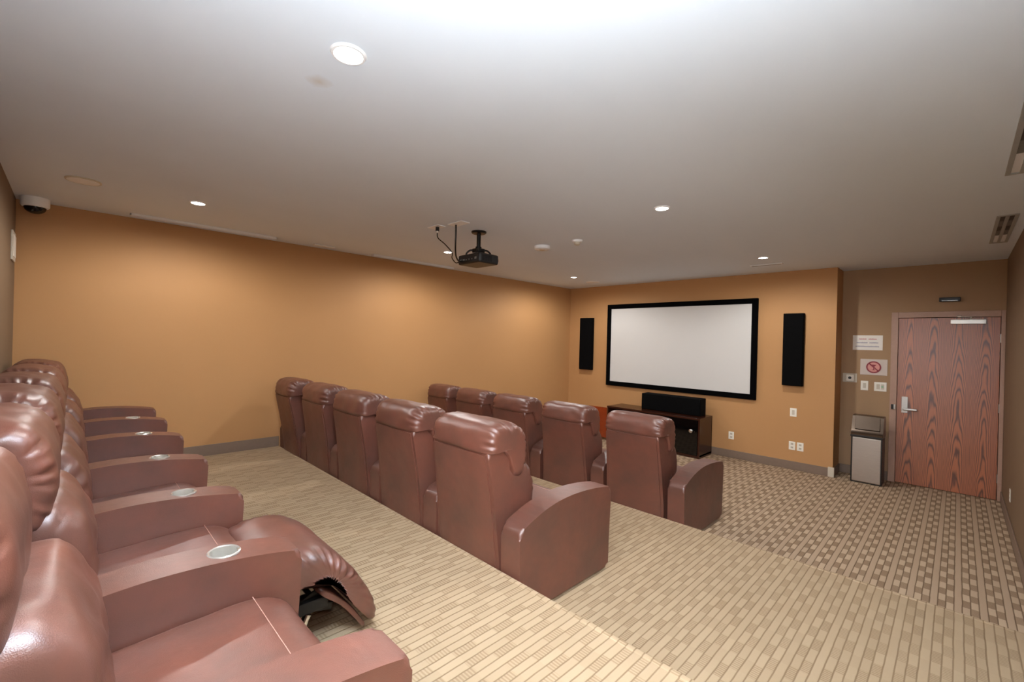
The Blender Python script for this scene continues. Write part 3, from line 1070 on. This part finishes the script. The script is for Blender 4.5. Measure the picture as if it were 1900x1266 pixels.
def make_recliner(open_foot=False, seed=1):
    """all meshes of one seat without its armrests, parented to an Empty"""
    t = thing('theater_recliner', (0, 0, 0), 'x', 'recliner')
    hw = SEATW / 2
    finish('backrest_shell', prism_bm(SHELL, hw - 0.004, 0.022, 5, n=90, xtaper=shell_taper), M['leather'], t, wn=True)
    # rear upholstery panel, slightly proud, with welted edge
    bm = bmesh.new()
    nx, nz = 10, 18
    grid = []
    for i in range(nz + 1):
        z = 0.075 + (0.862 - 0.075) * i / nz
        # rear line of the shell
        pts = [(0.055, 0.008), (0.30, -0.004), (0.62, -0.040), (0.865, -0.080)]
        for (za, ya), (zb, yb) in zip(pts, pts[1:]):
            if z <= zb:
                yy = ya + (yb - ya) * (z - za) / (zb - za)
                break
        row = []
        for j in range(nx + 1):
            s = -1 + 2 * j / nx
            x = s * (hw - 0.030) * shell_taper(0, z)
            edge = min(1 - abs(s), i / nz * 1.2, (1 - i / nz) * 1.2)
            y = yy - 0.006 - 0.010 * min(1, edge * 3.5) ** 0.5 + 0.004 * noise.noise(Vector((x * 9, z * 7, seed)))
            row.append(bm.verts.new((x, y, z)))
        grid.append(row)
    fs = []
    for a, b_ in zip(grid, grid[1:]):
        for j in range(nx):
            fs.append(bm.faces.new((a[j], a[j + 1], b_[j + 1], b_[j])))
    r = bmesh.ops.extrude_face_region(bm, geom=fs)
    for v in r['geom']:
        if isinstance(v, bmesh.types.BMVert):
            v.co.y += 0.018
    finish('rear_panel', bm, M['leather'], t)
    loft('headrest', HEAD, hw - 0.006, M['leather'], t, n=110, ends=9, endpow=2.4, crease=0.017, cfreq=23, seed=seed, lump=0.006,
         cwhere=lambda y, z: 1.0 if z > 0.86 or y > 0.12 else 0.3, endmin=0.66, cmask=(0.66, 0.97))
    loft('lumbar_cushion', LUMB, hw - 0.022, M['leather'], t, n=90, ends=8, endpow=2.3, crease=0.012, cfreq=13, seed=seed + 3, lump=0.010, endmin=0.5)
    sc = loft('seat_cushion', SEAT, hw - 0.002, M['leather'], t, n=90, ends=16, endpow=2.0, seed=seed + 7, lump=0.003, endmin=0.72)
    bm = bmesh.new()
    pts = []
    for k in range(13):
        x = -hw * 0.93 + 2 * hw * 0.93 * k / 12
        pts.append((x, 0.705, 0.4505 - (0.003 if abs(x) > hw * 0.8 else 0)))
    for k in range(60):
        x = -hw * 0.93 + 2 * hw * 0.93 * k / 60
        add_box(bm, x, x + 0.0078, 0.704, 0.706, 0.4495, 0.452)
    s = finish('seam_stitching', bm, M['thread'], sc, smooth=False)
    s['label'] = 'pale stitched seam'
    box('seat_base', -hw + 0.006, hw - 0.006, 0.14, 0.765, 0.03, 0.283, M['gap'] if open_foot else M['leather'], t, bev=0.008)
    if open_foot:
        fp = loft('footrest', FOOTOPEN, hw - 0.01, M['leather'], t, n=120, ends=9, endpow=2.2, crease=0.024, cfreq=30, seed=5, lump=0.005, regular=True,
                  endmin=0.55, cmask=(0.70, 0.99))
        lining = loft('footrest_lining', [(1.02, 0.282), (1.08, 0.238), (1.14, 0.180), (1.20, 0.105), (1.250, 0.030), (1.240, 0.014), (1.19, 0.080), (1.13, 0.152), (1.07, 0.212), (1.01, 0.258)],
                      hw - 0.05, M['leather'], fp, n=60, ends=10, seed=8, endmin=0.7)
        for sx in (-1, 1):
            bm = bmesh.new()
            add_box(bm, sx * 0.20 - 0.004, sx * 0.20 + 0.004, -0.02, 0.30, -0.016, 0.016, 0.002)
            b1 = finish('linkage_bar', bm, M['blackmetal'], fp)
            b1.location = (0, 0.76, 0.12)
            b1.rotation_euler = (math.radians(24), 0, 0)
            bm = bmesh.new()
            add_box(bm, sx * 0.21 - 0.004, sx * 0.21 + 0.004, -0.02, 0.30, -0.016, 0.016, 0.002)
            b2 = finish('linkage_bar', bm, M['blackmetal'], fp)
            b2.location = (0, 0.80, 0.24)
            b2.rotation_euler = (math.radians(-14), 0, 0)
        bm = bmesh.new()
        add_cyl(bm, (-0.21, 1.02, 0.21), (0.21, 1.02, 0.21), 0.011)
        add_cyl(bm, (-0.21, 0.86, 0.13), (0.21, 0.86, 0.13), 0.011)
        add_box(bm, 0.15, 0.225, 0.93, 1.07, 0.175, 0.225, 0.006)
        add_box(bm, -0.20, -0.14, 0.93, 1.06, 0.16, 0.22, 0.006)
        finish('cross_rod', bm, M['blackmetal'], fp)
        bm = bmesh.new()
        add_cyl(bm, (0.215, 0.95, 0.10), (0.215, 0.985, 0.175), 0.016, seg=16)
        finish('steel_strut', bm, M['chrome'], fp)
    else:
        loft('footrest', FOOT, hw - 0.006, M['leather'], t, n=64, ends=14, seed=seed + 9, endmin=0.6, lump=0.003)
    return t


arm_plain = arm_object(False)
arm_cup = arm_object(True)
cup_proto = cup_object(arm_cup)
protos = [make_recliner(False, s) for s in (1, 12, 23)]
proto_open = make_recliner(True, 4)


def copy_tree(o, parent):
    c = o.copy()
    C.objects.link(c)
    if parent is not None:
        c.parent = parent
    for ch in list(o.children):
        copy_tree(ch, c)
    return c


BACKPARTS = ('backrest_shell', 'rear_panel', 'headrest', 'lumbar_cushion')


def place(proto, xa, xb, y, z, label, group, right_cup, left_arm, lean=0.0, left_cup=False, ys=1.0, hs=None):
    r = copy_tree(proto, None)
    r['label'] = label
    r['group'] = group
    r.location = ((xa + xb) / 2, y, z)
    k = ((xb - xa) - AW - 0.004) / SEATW
    for ch in r.children:
        ch.scale.x = min(k, 1.01) if ch.name.split('.')[0] in BACKPARTS else k
        ch.scale.y = ys
        if hs and ch.name.split('.')[0] == 'headrest':
            ch.scale.y = hs
        if lean and ch.name.split('.')[0] in ('backrest_shell', 'rear_panel', 'headrest', 'lumbar_cushion'):
            ch.rotation_euler.x = lean
    a = copy_tree(arm_cup if right_cup else arm_plain, r)
    a.location = ((xb - xa) / 2, 0, 0)
    a.scale.y = ys
    if left_arm:
        a = copy_tree(arm_cup if left_cup else arm_plain, r)
        a.location = (-(xb - xa) / 2, 0, 0)
        a.scale.y = ys
    return r


def row(arms, y, z, labels, group, order, openi=None, lean=None, ys=1.0):
    for i in range(len(arms) - 1):
        last = i == len(arms) - 2
        place(proto_open if i == openi else protos[order[i]], arms[i], arms[i + 1], y, z, labels[i], group,
              right_cup=(not last), left_arm=(i == 0), lean=(lean or {}).get(i, 0.0), ys=ys, hs=0.80 if ys < 1 and last else None)


BACKL = ['brown leather recliner at the far left end of the back row',
         'second brown recliner from the left wall in the back row',
         'third brown recliner from the left wall in the back row',
         'fourth brown recliner from the left wall in the back row, just beyond the raised footrest',
         'back row recliner with its footrest raised',
         'nearest brown recliner at the lower left, end of the back row']
row([0.085, 0.80, 1.57, 2.37, 3.13, 3.86, 4.56], 0.106, Z2, BACKL, 'back row of recliners', [0, 1, 2, 0, 1, 2], openi=4, ys=0.945)
MIDL = ['dark brown recliner of the middle row against the left wall', 'second recliner from the left wall in the middle row',
        'central recliner of the middle row', 'fourth recliner from the left wall in the middle row, beside the end seat',
        'middle row end recliner with the large curved arm toward the aisle']
row([0.085, 0.74, 1.495, 2.27, 3.035, 3.806], 2.083, Z1, MIDL, 'middle row of recliners', [1, 0, 2, 1, 0], lean={0: 0.05})
FRL = ['dark recliner of the front row against the left wall', 'second recliner from the left wall in the front row',
       'central recliner of the front row', 'fourth recliner from the left wall in the front row',
       'front row end recliner before the media cabinet, curved arm toward the aisle']
row([0.08, 0.735, 1.455, 2.21, 3.03, 3.835], 4.05, 0.0, FRL, 'front row of recliners', [2, 1, 0, 2, 1])


def remove_tree(o):
    for ch in list(o.children):
        remove_tree(ch)
    bpy.data.objects.remove(o)


for o in protos + [proto_open, arm_plain, arm_cup]:
    remove_tree(o)
